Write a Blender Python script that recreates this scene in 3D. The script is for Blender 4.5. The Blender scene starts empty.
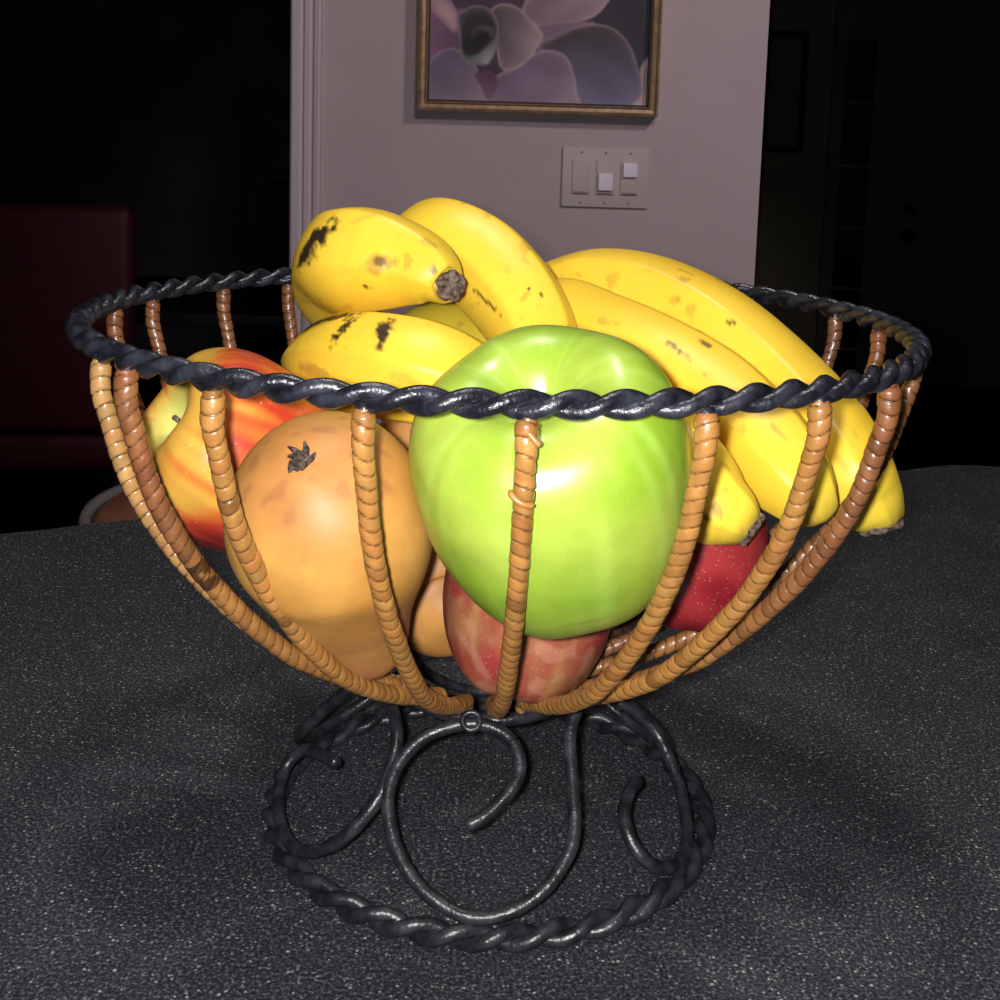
import bpy, math, random
import numpy as np
from mathutils import Vector, Matrix, noise

S = bpy.context.scene
COL = S.collection
random.seed(7)
PI = math.pi
TAU = 2 * PI

# ------------------------------------------------------------------ camera
CAM = {'loc': (0.0, -0.4579, 0.267), 'R': (0.99957, 0.00358, 0.02894), 'U': (-0.02916, 0.13286, 0.99071), 'F': (0.0003, 0.99113, -0.13291)}
cd = bpy.data.cameras.new('camera')
cam = bpy.data.objects.new('camera', cd)
COL.objects.link(cam)
_R, _U, _F = Vector(CAM['R']), Vector(CAM['U']), Vector(CAM['F'])
m = Matrix.Identity(4)
for i in range(3):
    m[i][0], m[i][1], m[i][2], m[i][3] = _R[i], _U[i], -_F[i], CAM['loc'][i]
cam.matrix_world = m
cd.sensor_width = 36
cd.lens = 1.2303 * 36
cd.shift_y = -0.2
cd.clip_start = 0.01
cd.clip_end = 60
S.camera = cam

# ------------------------------------------------------------------ world, lights, exposure
w = bpy.data.worlds.new('world')
S.world = w
w.use_nodes = True
w.node_tree.nodes['Background'].inputs[0].default_value = (0.8, 0.85, 1.0, 1)
w.node_tree.nodes['Background'].inputs[1].default_value = 0.02
S.view_settings.view_transform = 'Standard'
S.view_settings.look = 'None'
S.view_settings.gamma = 1
S.view_settings.use_curve_mapping = False
S.view_settings.exposure = 0


def lamp(name, kind, loc, power, color, size=0.01, target=None, cone=60, blend=0.5):
    d = bpy.data.lights.new(name, kind)
    d.energy = power
    d.color = color
    o = bpy.data.objects.new(name, d)
    COL.objects.link(o)
    o.location = loc
    if kind in ('POINT', 'SPOT'):
        d.shadow_soft_size = size
    if kind == 'SPOT':
        d.spot_size = math.radians(cone)
        d.spot_blend = blend
    if target is not None:
        o.rotation_euler = (Vector(target) - Vector(loc)).to_track_quat('-Z', 'Y').to_euler()
    return o


flash = Vector(CAM['loc']) - 0.012 * _R + 0.004 * _U
lamp('phone_flash', 'SPOT', flash, 14.0, (1.0, 0.98, 0.97), 0.0055, flash + _F * 1.0 - _U * 0.12, 110, 0.6)
lamp('kitchen_downlight_and_fill', 'SPOT', (1.1, 0.30, 1.44), 52, (1.0, 0.82, 0.86), 0.12, (0.12, 1.95, 0.2), 46, 0.4)
lamp('kitchen_downlight_and_fill', 'SPOT', (0.35, -0.6, 1.40), 48, (1.0, 0.82, 0.86), 0.14, (0.12, 1.95, 0.25), 38, 0.4)  # added fill lamp, no known fixture: lightens the frame's shadow on the wall
lamp('island_downlight', 'SPOT', (0.02, 0.06, 1.25), 24, (1.0, 0.94, 0.88), 0.07, (0.02, 0.16, 0.0), 86, 0.5)
lamp('sink_downlight', 'SPOT', (0.5, 0.1, 1.44), 3, (1.0, 0.9, 0.8), 0.05, (0.0, 0.1, 0.0), 60, 0.5)


# ------------------------------------------------------------------ helpers
def lin(c):
    return tuple(((v / 255) / 12.92 if v / 255 <= 0.04045 else ((v / 255 + 0.055) / 1.055) ** 2.4) for v in c)


def empty(name, loc=(0, 0, 0), rz=0):
    o = bpy.data.objects.new(name, None)
    COL.objects.link(o)
    o.location = loc
    o.rotation_euler = (0, 0, rz)
    o.empty_display_size = 0.02
    return o


def tag(o, label=None, cat=None, group=None, kind=None):
    if label: o['label'] = label
    if cat: o['category'] = cat
    if group: o['group'] = group
    if kind: o['kind'] = kind
    return o


class MB:
    def __init__(self):
        self.v = []; self.f = []; self.c = []; self.mi = []
        self.off = Vector((0, 0, 0))

    def add(self, vs, fs, cols=None, mi=0):
        b = len(self.v)
        self.v += [tuple(p) for p in vs]
        self.f += [tuple(i + b for i in f) for f in fs]
        self.mi += [mi] * len(fs)
        self.c += list(cols) if cols is not None else [(1, 1, 1, 1)] * len(vs)

    def box(self, x0, x1, y0, y1, z0, z1, bev=0.0):
        if bev <= 0:
            vs = [(x, y, z) for z in (z0, z1) for y in (y0, y1) for x in (x0, x1)]
            self.add(vs, [(0, 2, 3, 1), (4, 5, 7, 6), (0, 1, 5, 4), (2, 6, 7, 3), (0, 4, 6, 2), (1, 3, 7, 5)])
            return
        import bmesh
        bm = bmesh.new()
        bmesh.ops.create_cube(bm, size=1)
        for v in bm.verts:
            v.co = Vector(((x0 + x1) / 2 + v.co.x * (x1 - x0), (y0 + y1) / 2 + v.co.y * (y1 - y0), (z0 + z1) / 2 + v.co.z * (z1 - z0)))
        bmesh.ops.bevel(bm, geom=bm.edges[:], offset=bev, segments=3, affect='EDGES', profile=0.6)
        bm.verts.index_update()
        self.add([v.co[:] for v in bm.verts], [tuple(v.index for v in f.verts) for f in bm.faces])
        bm.free()

    def build(self, name, mat, parent=None, smooth=True, colors=False, loc=None, mats=None):
        me = bpy.data.meshes.new(name)
        vs = self.v
        if loc is not None:
            L = Vector(loc)
            vs = [tuple(Vector(p) - L) for p in vs]
        me.from_pydata(vs, [], self.f)
        me.update()
        if smooth:
            me.polygons.foreach_set('use_smooth', [True] * len(me.polygons))
        if colors:
            a = me.color_attributes.new('tint', 'FLOAT_COLOR', 'POINT')
            a.data.foreach_set('color', np.array(self.c, dtype=np.float32).ravel())
        for mm in (mats or [mat]):
            me.materials.append(mm)
        if mats:
            me.polygons.foreach_set('material_index', self.mi)
        o = bpy.data.objects.new(name, me)
        COL.objects.link(o)
        if loc is not None:
            o.location = loc
        if parent is not None:
            o.parent = parent
        return o


def sharp(o, deg=35):
    me = o.data
    me.set_sharp_from_angle(angle=math.radians(deg))
    return o


def spline(pts, n, closed=False):
    """Catmull-Rom through points (any dimension), n samples at even arc length."""
    P = np.array(pts, float)
    if closed:
        Q = np.vstack([P[-1], P, P[0], P[1]])
    else:
        Q = np.vstack([2 * P[0] - P[1], P, 2 * P[-1] - P[-2]])
    out = []
    segs = len(Q) - 3
    for i in range(segs):
        p0, p1, p2, p3 = Q[i:i + 4]
        t = np.linspace(0, 1, 40, endpoint=False)[:, None]
        out.append(0.5 * (2 * p1 + (p2 - p0) * t + (2 * p0 - 5 * p1 + 4 * p2 - p3) * t ** 2 + (3 * p1 - p0 - 3 * p2 + p3) * t ** 3))
    out = np.vstack(out + [Q[-2][None]])
    d = np.r_[0, np.cumsum(np.linalg.norm(np.diff(out[:, :3], axis=0), axis=1))]
    s = np.linspace(0, d[-1], n)
    return np.stack([np.interp(s, d, out[:, k]) for k in range(out.shape[1])], -1), d[-1]


def frames(C, up=(0, 0, 1)):
    T = np.gradient(C, axis=0)
    T /= np.linalg.norm(T, axis=1)[:, None]
    N = np.zeros_like(C)
    u = np.array(up, float)
    n = u - T[0] * (u @ T[0])
    if np.linalg.norm(n) < 1e-3:
        n = np.array((1.0, 0, 0)) - T[0] * T[0][0]
    N[0] = n / np.linalg.norm(n)
    for i in range(1, len(C)):
        n = N[i - 1] - T[i] * (N[i - 1] @ T[i])
        N[i] = n / np.linalg.norm(n)
    return T, N, np.cross(T, N)


def tube(mb, C, rad, k=14, closed=False, up=(0, 0, 1), rfun=None, cfun=None, caps=True, mi=0, cap=0.25):
    """rad: scalar or array; rfun(i, phi) multiplies; cfun(i, phi, point) colour"""
    C = np.asarray(C, float)
    n = len(C)
    rad = np.full(n, rad) if np.isscalar(rad) else rad
    T, N, B = frames(C, up)
    vs, cs = [], []
    for i in range(n):
        for j in range(k):
            ph = TAU * j / k
            r = rad[i] * (rfun(i, ph) if rfun else 1)
            p = C[i] + r * (math.cos(ph) * N[i] + math.sin(ph) * B[i])
            vs.append(p)
            cs.append(cfun(i, ph, p) if cfun else (1, 1, 1, 1))
    fs = []
    for i in range(n - 1 + (1 if closed else 0)):
        a, b = i * k, ((i + 1) % n) * k
        for j in range(k):
            j2 = (j + 1) % k
            fs.append((a + j, a + j2, b + j2, b + j))
    if caps and not closed:
        for i, s in ((0, -1), (n - 1, 1)):
            vs.append(C[i] + s * T[i] * rad[i] * cap)
            cs.append(cfun(i, 0, C[i]) if cfun else (1, 1, 1, 1))
            c = len(vs) - 1
            for j in range(k):
                a = i * k + j; b = i * k + (j + 1) % k
                fs.append((b, a, c) if s < 0 else (a, b, c))
    mb.add(vs, fs, cs, mi)


def rope(mb, R, z, strand, off, turns, n=900, k=10, hand=1, strands=2, wob=0.0):
    for s in range(strands):
        a = np.linspace(0, TAU, n, endpoint=False)
        tw = hand * turns * a + TAU * s / strands
        rr = R + off * np.cos(tw)
        zz = z + off * np.sin(tw)
        C = np.stack([rr * np.cos(a), rr * np.sin(a), zz], -1)
        # closed frame: use radial up so the seam closes
        T = np.roll(C, -1, 0) - np.roll(C, 1, 0)
        T /= np.linalg.norm(T, axis=1)[:, None]
        rad = np.stack([np.cos(a), np.sin(a), 0 * a], -1)
        N = rad - T * (rad * T).sum(1)[:, None]
        N /= np.linalg.norm(N, axis=1)[:, None]
        B = np.cross(T, N)
        vs = []
        for j in range(k):
            ph = TAU * j / k
            vs.append(C + strand * (math.cos(ph) * N + math.sin(ph) * B))
        V = np.stack(vs, 1).reshape(-1, 3)
        fs = []
        for i in range(n):
            p, q = i * k, ((i + 1) % n) * k
            for j in range(k):
                j2 = (j + 1) % k
                fs.append((p + j, p + j2, q + j2, q + j))
        mb.add(V.tolist(), fs)


# ------------------------------------------------------------------ materials
def mat(name, color=(0.5, 0.5, 0.5), rough=0.5, metal=0.0, spec=0.5, coat=0.0, coat_rough=0.1, sss=0.0):
    m = bpy.data.materials.new(name)
    m.use_nodes = True
    b = m.node_tree.nodes['Principled BSDF']
    b.inputs['Base Color'].default_value = (*color, 1)
    b.inputs['Roughness'].default_value = rough
    b.inputs['Metallic'].default_value = metal
    b.inputs['Specular IOR Level'].default_value = spec
    b.inputs['Coat Weight'].default_value = coat
    b.inputs['Coat Roughness'].default_value = coat_rough
    if sss:
        b.inputs['Subsurface Weight'].default_value = sss
        b.inputs['Subsurface Radius'].default_value = (1, 0.5, 0.2)
        b.inputs['Subsurface Scale'].default_value = 0.004
    return m


def N(m, t, **kw):
    n = m.node_tree.nodes.new(t)
    for k, v in kw.items():
        if k in n.inputs.keys():
            n.inputs[k].default_value = v
        else:
            setattr(n, k, v)
    return n


def L(m, a, b):
    m.node_tree.links.new(a, b)


def bsdf(m):
    return m.node_tree.nodes['Principled BSDF']


def noisy(m, c1, c2, scale, detail=4, lo=0.35, hi=0.65, rough=None, bump=0.0, bscale=None, coord='Object'):
    tc = N(m, 'ShaderNodeTexCoord')
    nz = N(m, 'ShaderNodeTexNoise')
    nz.inputs['Scale'].default_value = scale
    nz.inputs['Detail'].default_value = detail
    L(m, tc.outputs[coord], nz.inputs['Vector'])
    r = N(m, 'ShaderNodeValToRGB')
    r.color_ramp.elements[0].position = lo
    r.color_ramp.elements[1].position = hi
    r.color_ramp.elements[0].color = (*c1, 1)
    r.color_ramp.elements[1].color = (*c2, 1)
    L(m, nz.outputs['Fac'], r.inputs['Fac'])
    L(m, r.outputs['Color'], bsdf(m).inputs['Base Color'])
    if rough:
        mr = N(m, 'ShaderNodeMapRange')
        mr.inputs['To Min'].default_value = rough[0]
        mr.inputs['To Max'].default_value = rough[1]
        L(m, nz.outputs['Fac'], mr.inputs['Value'])
        L(m, mr.outputs['Result'], bsdf(m).inputs['Roughness'])
    if bump:
        n2 = N(m, 'ShaderNodeTexNoise')
        n2.inputs['Scale'].default_value = bscale or scale * 2
        n2.inputs['Detail'].default_value = 5
        L(m, tc.outputs[coord], n2.inputs['Vector'])
        bp = N(m, 'ShaderNodeBump')
        bp.inputs['Strength'].default_value = bump
        bp.inputs['Distance'].default_value = 0.001
        L(m, n2.outputs['Fac'], bp.inputs['Height'])
        L(m, bp.outputs['Normal'], bsdf(m).inputs['Normal'])
    return m


def tinted(name, rough, spec=0.5, coat=0.0, coat_rough=0.15, spots=None, mott=0.12, mscale=90, bump=0.15, bscale=500, sss=0.0):
    """vertex tint x fine mottling, optional pale or dark pores (colour, scale, size, strength)"""
    m = mat(name, rough=rough, spec=spec, coat=coat, coat_rough=coat_rough, sss=sss)
    at = N(m, 'ShaderNodeAttribute')
    at.attribute_name = 'tint'
    tc = N(m, 'ShaderNodeTexCoord')
    nz = N(m, 'ShaderNodeTexNoise')
    nz.inputs['Scale'].default_value = mscale
    nz.inputs['Detail'].default_value = 6
    L(m, tc.outputs['Object'], nz.inputs['Vector'])
    mr = N(m, 'ShaderNodeMapRange')
    mr.inputs['From Min'].default_value = 0.25
    mr.inputs['From Max'].default_value = 0.75
    mr.inputs['To Min'].default_value = 1 - mott
    mr.inputs['To Max'].default_value = 1 + mott
    L(m, nz.outputs['Fac'], mr.inputs['Value'])
    mx = N(m, 'ShaderNodeMix', data_type='RGBA', blend_type='MULTIPLY')
    mx.inputs[0].default_value = 1
    L(m, at.outputs['Color'], mx.inputs[6])
    L(m, mr.outputs['Result'], mx.inputs[7])
    out = mx.outputs[2]
    if spots:
        col, sc, size, st = spots
        vo = N(m, 'ShaderNodeTexVoronoi')
        vo.inputs['Scale'].default_value = sc
        L(m, tc.outputs['Object'], vo.inputs['Vector'])
        r = N(m, 'ShaderNodeMapRange')
        r.inputs['From Min'].default_value = size * 0.5
        r.inputs['From Max'].default_value = size
        r.inputs['To Min'].default_value = st
        r.inputs['To Max'].default_value = 0
        L(m, vo.outputs['Distance'], r.inputs['Value'])
        m2 = N(m, 'ShaderNodeMix', data_type='RGBA')
        L(m, r.outputs['Result'], m2.inputs[0])
        L(m, out, m2.inputs[6])
        m2.inputs[7].default_value = (*col, 1)
        out = m2.outputs[2]
    L(m, out, bsdf(m).inputs['Base Color'])
    if bump:
        n2 = N(m, 'ShaderNodeTexNoise')
        n2.inputs['Scale'].default_value = bscale
        L(m, tc.outputs['Object'], n2.inputs['Vector'])
        bp = N(m, 'ShaderNodeBump')
        bp.inputs['Strength'].default_value = bump
        bp.inputs['Distance'].default_value = 0.0005
        L(m, n2.outputs['Fac'], bp.inputs['Height'])
        L(m, bp.outputs['Normal'], bsdf(m).inputs['Normal'])
    return m


M = {}
M['iron'] = noisy(mat('black_painted_iron', rough=0.35, spec=0.55), (0.006, 0.0065, 0.010), (0.030, 0.032, 0.046), 160, 5, 0.42, 0.75, (0.2, 0.42), 0.35, 700)
M['iron_base'] = noisy(mat('black_iron_base', rough=0.4, spec=0.5), (0.010, 0.010, 0.013), (0.036, 0.034, 0.042), 140, 5, 0.4, 0.75, (0.22, 0.45), 0.3, 600)
M['rattan'] = tinted('varnished_rattan', 0.38, 0.5, 0.35, 0.2, None, 0.16, 260, 0.3, 900)
M['banana'] = tinted('banana_peel', 0.42, 0.35, 0.0, 0.2, None, 0.05, 60, 0.08, 260, 0.15)
M['apple_green'] = tinted('green_apple_skin', 0.32, 0.45, 0.3, 0.24, ((0.62, 0.80, 0.30), 520, 0.22, 0.10), 0.10, 110, 0.05, 300, 0.1)
M['apple_mix'] = tinted('red_yellow_apple_skin', 0.34, 0.45, 0.15, 0.25, ((0.9, 0.6, 0.3), 300, 0.16, 0.35), 0.10, 120, 0.05, 300, 0.1)
M['apple_red'] = tinted('red_apple_skin', 0.36, 0.4, 0.1, 0.25, ((0.8, 0.35, 0.3), 520, 0.22, 0.25), 0.12, 120, 0.05, 300)
M['pear'] = tinted('ripe_pear_skin', 0.5, 0.35, 0.0, 0.2, ((0.35, 0.14, 0.04), 420, 0.13, 0.25), 0.12, 110, 0.12, 260, 0.1)
M['husk'] = noisy(mat('dry_brown_husk', rough=0.8, spec=0.2), (0.03, 0.018, 0.01), (0.22, 0.16, 0.12), 500, 4, 0.35, 0.65, None, 0.8, 900)
M['calyx'] = noisy(mat('dark_dry_calyx', rough=0.8, spec=0.2), (0.02, 0.015, 0.012), (0.14, 0.10, 0.08), 600, 4, 0.4, 0.7, None, 0.8, 900)
M['wall'] = noisy(mat('mauve_grey_wall_paint', rough=0.75, spec=0.2), (0.47, 0.405, 0.415), (0.50, 0.43, 0.44), 8, 3, 0.3, 0.7, None, 0.2, 150)
M['trim'] = mat('white_trim_paint', (0.60, 0.53, 0.55), 0.55, spec=0.3)
M['plate'] = mat('almond_switch_plastic', (0.50, 0.44, 0.42), 0.4)
M['plate_dark'] = mat('switch_slot', (0.30, 0.25, 0.24), 0.6)
M['white_plastic'] = mat('white_switch_plastic', (0.80, 0.76, 0.86), 0.35)
M['gold'] = noisy(mat('antique_gold_frame', rough=0.42, metal=0.35), (0.28, 0.19, 0.105), (0.42, 0.30, 0.18), 60, 4)
M['print'] = tinted('picture_print', 0.55, 0.25, 0, 0.2, None, 0.05, 40, 0, 100)
M['frame_lip'] = mat('dark_frame_lip', (0.03, 0.022, 0.018), 0.6)
M['dark_wall'] = noisy(mat('olive_hall_paint', rough=0.8, spec=0.1), (0.22, 0.21, 0.15), (0.25, 0.24, 0.18), 6, 3)
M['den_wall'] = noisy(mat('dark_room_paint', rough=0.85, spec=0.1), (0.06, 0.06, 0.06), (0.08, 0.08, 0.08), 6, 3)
M['ceiling'] = noisy(mat('ceiling_paint', rough=0.9, spec=0.1), (0.5, 0.48, 0.46), (0.55, 0.53, 0.5), 12, 3)
M['floor'] = noisy(mat('dark_wood_floor', rough=0.5, spec=0.3), (0.03, 0.02, 0.014), (0.06, 0.04, 0.028), 5, 5)
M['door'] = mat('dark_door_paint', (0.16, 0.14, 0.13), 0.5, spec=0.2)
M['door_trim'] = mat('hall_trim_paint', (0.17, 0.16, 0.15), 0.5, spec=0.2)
M['glass'] = mat('night_window_glass', (0.004, 0.004, 0.006), 0.08, spec=0.5)
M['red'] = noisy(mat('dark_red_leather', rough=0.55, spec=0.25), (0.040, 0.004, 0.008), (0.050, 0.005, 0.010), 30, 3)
M['black_wood'] = mat('black_wood', (0.012, 0.011, 0.012), 0.45, spec=0.3)
M['brass'] = mat('dark_door_metal', (0.03, 0.025, 0.02), 0.4, metal=0.6)
M['seat'] = noisy(mat('brown_seat_leather', rough=0.55, spec=0.3), (0.30, 0.12, 0.07), (0.36, 0.15, 0.09), 12, 3)
M['rim_wood'] = mat('grey_painted_rim', (0.26, 0.23, 0.24), 0.45)
M['cabinet'] = noisy(mat('cabinet_paint', rough=0.6), (0.15, 0.12, 0.1), (0.18, 0.145, 0.12), 6, 3)


def counter_material():
    m = mat('speckled_dark_counter', rough=0.5, spec=0.3)
    tc = N(m, 'ShaderNodeTexCoord')
    # flecks
    nz = N(m, 'ShaderNodeTexNoise')
    nz.inputs['Scale'].default_value = 760
    nz.inputs['Detail'].default_value = 3
    nz.inputs['Roughness'].default_value = 0.7
    L(m, tc.outputs['Object'], nz.inputs['Vector'])
    r = N(m, 'ShaderNodeValToRGB')
    e = r.color_ramp.elements
    e[0].position = 0.42; e[0].color = (0.012, 0.014, 0.018, 1)
    e[1].position = 0.54; e[1].color = (0.034, 0.037, 0.044, 1)
    x = e.new(0.60); x.color = (0.07, 0.073, 0.08, 1)
    x = e.new(0.72); x.color = (0.20, 0.20, 0.20, 1)
    L(m, nz.outputs['Fac'], r.inputs['Fac'])
    # broad cloudiness
    n2 = N(m, 'ShaderNodeTexNoise')
    n2.inputs['Scale'].default_value = 14
    n2.inputs['Detail'].default_value = 4
    L(m, tc.outputs['Object'], n2.inputs['Vector'])
    mr = N(m, 'ShaderNodeMapRange')
    mr.inputs['From Min'].default_value = 0.3
    mr.inputs['From Max'].default_value = 0.7
    mr.inputs['To Min'].default_value = 0.82
    mr.inputs['To Max'].default_value = 1.15
    L(m, n2.outputs['Fac'], mr.inputs['Value'])
    mx = N(m, 'ShaderNodeMix', data_type='RGBA', blend_type='MULTIPLY')
    mx.inputs[0].default_value = 1
    L(m, r.outputs['Color'], mx.inputs[6])
    L(m, mr.outputs['Result'], mx.inputs[7])
    vo = N(m, 'ShaderNodeTexVoronoi')
    vo.inputs['Scale'].default_value = 620
    L(m, tc.outputs['Object'], vo.inputs['Vector'])
    sx = N(m, 'ShaderNodeSeparateColor')
    L(m, vo.outputs['Color'], sx.inputs[0])
    pick = N(m, 'ShaderNodeMath', operation='MULTIPLY')
    pick.inputs[1].default_value = 0.5
    L(m, sx.outputs[0], pick.inputs[0])
    le = N(m, 'ShaderNodeMapRange')
    L(m, vo.outputs['Distance'], le.inputs['Value'])
    L(m, pick.outputs[0], le.inputs['From Max'])
    le.inputs['To Min'].default_value = 1
    le.inputs['To Max'].default_value = 0
    pw = N(m, 'ShaderNodeMath', operation='POWER')
    L(m, sx.outputs[1], pw.inputs[0])
    pw.inputs[1].default_value = 2.2
    am = N(m, 'ShaderNodeMath', operation='MULTIPLY')
    L(m, le.outputs['Result'], am.inputs[0])
    L(m, pw.outputs[0], am.inputs[1])
    fl = N(m, 'ShaderNodeMix', data_type='RGBA')
    L(m, am.outputs[0], fl.inputs[0])
    L(m, mx.outputs[2], fl.inputs[6])
    fl.inputs[7].default_value = (0.60, 0.59, 0.58, 1)
    L(m, fl.outputs[2], bsdf(m).inputs['Base Color'])
    bp = N(m, 'ShaderNodeBump')
    bp.inputs['Strength'].default_value = 0.1
    bp.inputs['Distance'].default_value = 0.0004
    L(m, nz.outputs['Fac'], bp.inputs['Height'])
    L(m, bp.outputs['Normal'], bsdf(m).inputs['Normal'])
    return m


M['counter'] = counter_material()

# ------------------------------------------------------------------ the setting
ZF, ZC = -0.95, 1.50


def struct(name, boxes, m, bev=0):
    mb = MB()
    for b in boxes:
        mb.box(*b, bev)
    o = mb.build(name, m, smooth=False)
    tag(o, kind='structure')
    return o


struct('floor', [(-4.0, 4.0, -1.6, 6.0, ZF - 0.1, ZF)], M['floor'])
struct('ceiling', [(-4.0, 4.0, -1.6, 6.0, ZC, ZC + 0.1)], M['ceiling'])
struct('wall_back', [(-0.356, 0.500, 1.95, 2.07, ZF, ZC)], M['wall'])
struct('wall_front', [(-1.30, -0.356, 1.95, 2.07, 1.10, ZC), (-4.0, -1.30, 1.95, 2.07, ZF, ZC)], M['wall'])
struct('wall_far', [(0.30, 4.0, 5.8, 5.9, ZF, ZC)], M['dark_wall'])
struct('wall_partition', [(0.20, 0.30, 2.07, 5.8, ZF, ZC)], M['dark_wall'])
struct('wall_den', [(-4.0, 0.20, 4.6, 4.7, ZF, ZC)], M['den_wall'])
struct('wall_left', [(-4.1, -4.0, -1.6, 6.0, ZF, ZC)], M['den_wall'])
struct('wall_right', [(4.0, 4.1, -1.6, 6.0, ZF, ZC)], M['dark_wall'])

# fluted door casing on the left end of the lit wall
mb = MB()
prof = [(-0.414, 0.0), (-0.414, -0.012), (-0.410, -0.016), (-0.396, -0.017), (-0.392, -0.013), (-0.389, -0.013), (-0.386, -0.018),
        (-0.378, -0.019), (-0.374, -0.014), (-0.371, -0.014), (-0.367, -0.020), (-0.359, -0.022), (-0.355, -0.018), (-0.355, 0.0)]
vs = [(x, 1.95 + y, z) for z in (ZF, 1.16) for x, y in prof]
n = len(prof)
mb.add(vs, [(i, i + 1, n + i + 1, n + i) for i in range(n - 1)] + [tuple(range(n, 2 * n))])
mb.box(-0.414, -0.3565, 1.9501, 2.09, ZF, 1.16)
tag(mb.build('trim_1', M['trim'], smooth=False), kind='structure')


# ---- picture on the lit wall
def petal_print(nu=340, nv=340):
    """close photograph of a grey-mauve rosette plant; u right, v down, 845 units across"""
    U, V = np.meshgrid(np.linspace(70, 915, nu), np.linspace(-435, 410, nv))
    img = np.zeros((nv, nu, 3)) + np.array((46, 38, 48.0))

    def poly(pts, col, col2=None, d=(0, 1), rimc=None, rw=14, shade=None):
        P, _ = spline(pts, 90, closed=True)
        a, b = P, np.roll(P, -1, 0)
        inside = np.zeros(U.shape, bool)
        dist = np.full(U.shape, 1e9)
        for (x1, y1), (x2, y2) in zip(a, b):
            c = ((y1 > V) != (y2 > V))
            with np.errstate(divide='ignore', invalid='ignore'):
                xi = (x2 - x1) * (V - y1) / (y2 - y1 + 1e-9) + x1
            inside ^= c & (U < xi)
            L2 = (x2 - x1) ** 2 + (y2 - y1) ** 2 + 1e-9
            t = np.clip(((U - x1) * (x2 - x1) + (V - y1) * (y2 - y1)) / L2, 0, 1)
            dist = np.minimum(dist, np.hypot(U - x1 - t * (x2 - x1), V - y1 - t * (y2 - y1)))
        c1 = np.array(col, float)
        c2 = np.array(col2 or col, float)
        q = U * d[0] + V * d[1]
        qi = q[inside]
        if len(qi) == 0: return
        g = np.clip((q - qi.min()) / (qi.max() - qi.min() + 1e-9), 0, 1)[..., None]
        c = c1 * (1 - g) + c2 * g
        if rimc:
            k = np.exp(-(dist / rw) ** 1.3)[..., None]
            c = c * (1 - k) + np.array(rimc, float) * k
        al = np.clip((np.where(inside, dist, -dist) + 3) / 6, 0, 1)[..., None]
        img[:] = img * (1 - al) + c * al

    poly([(700, 110), (760, -60), (1000, -100), (1000, 260), (880, 300)], (26, 26, 30), (38, 38, 46))
    poly([(150, -60), (300, -330), (620, -430), (800, -250), (700, -100), (400, 0)], (86, 76, 88), (62, 50, 62), (0, 1), (112, 98, 104))
    poly([(-40, -80), (40, -300), (220, -380), (320, -200), (200, -20)], (92, 78, 92), (60, 46, 60), (1, 0), (112, 98, 104))
    poly([(60, 100), (90, 60), (300, 80), (300, 240), (60, 240)], (84, 62, 80), (58, 42, 56), (1, 0))
    poly([(420, 62), (500, -60), (680, -130), (790, -70), (745, 25), (690, 78), (600, 104), (480, 116)], (88, 74, 80), (112, 97, 100), (0.6, -0.3), (120, 104, 106), 10)
    poly([(380, 150), (500, 112), (700, 95), (640, 130), (560, 175), (490, 200)], (78, 62, 76), (96, 82, 92), (1, 0))
    poly([(60, -20), (120, -10), (180, 80), (172, 150), (120, 110), (70, 60)], (112, 92, 96), (124, 104, 104), (0, 1), (96, 70, 84))
    poly([(820, 420), (885, 370), (880, 265), (930, 225), (960, 430)], (112, 100, 100), (122, 110, 106))
    poly([(490, 195), (560, 148), (640, 113), (720, 101), (790, 125), (840, 180), (870, 250), (893, 350), (860, 400), (800, 440), (640, 440), (560, 300)],
         (40, 36, 38), (82, 82, 100), (0.1, 1), (104, 90, 92), 9)
    poly([(270, 440), (290, 340), (340, 300), (430, 245), (500, 205), (565, 208), (605, 235), (632, 300), (642, 360), (640, 440)],
         (76, 66, 82), (102, 92, 98), (0.5, 0.7), (116, 102, 106), 9)
    poly([(60, 440), (66, 280), (100, 232), (160, 205), (230, 240), (280, 320), (302, 380), (300, 440)], (64, 60, 76), (102, 90, 96), (0.4, 0.8), (106, 92, 100), 9)
    poly([(250, 300), (300, 285), (340, 330), (305, 400), (270, 340)], (64, 44, 56), (78, 62, 74), (0, 1))
    poly([(300, 70), (340, 36), (400, 44), (450, 85), (505, 145), (490, 185), (470, 225), (425, 268), (380, 285), (345, 272), (330, 200), (320, 130)],
         (48, 44, 48), (108, 96, 98), (1, 0.25), (124, 108, 108), 8)
    poly([(176, 96), (196, 66), (246, 44), (300, 58), (330, 104), (334, 176), (322, 226), (300, 262), (272, 270), (222, 262), (194, 240), (190, 180)],
         (40, 38, 42), (74, 74, 76), (0.2, 1), (104, 90, 94), 8)
    poly([(206, 226), (250, 214), (296, 168), (324, 150), (330, 196), (312, 236), (298, 264), (262, 262), (226, 254)], (42, 44, 46), (120, 126, 124), (0.6, 0.8), (80, 80, 82), 5)
    poly([(196, 112), (222, 74), (282, 66), (322, 108), (324, 158), (290, 200), (252, 230), (206, 228), (194, 176)], (34, 33, 36), (19, 19, 21), (0, 1), (46, 45, 48), 8)
    poly([(232, 140), (262, 118), (308, 122), (322, 148), (312, 170), (296, 146), (262, 140), (242, 168)], (58, 57, 60), (34, 34, 36), (-0.6, 1))
    poly([(244, 172), (268, 150), (298, 158), (290, 184), (262, 200)], (14, 14, 16), (20, 20, 22))
    for _ in range(3):
        pad = np.pad(img, ((1, 1), (1, 1), (0, 0)), 'edge')
        img = (pad[:-2, 1:-1] + pad[2:, 1:-1] + pad[1:-1, :-2] + pad[1:-1, 2:] + 2 * pad[1:-1, 1:-1]) / 6
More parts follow.
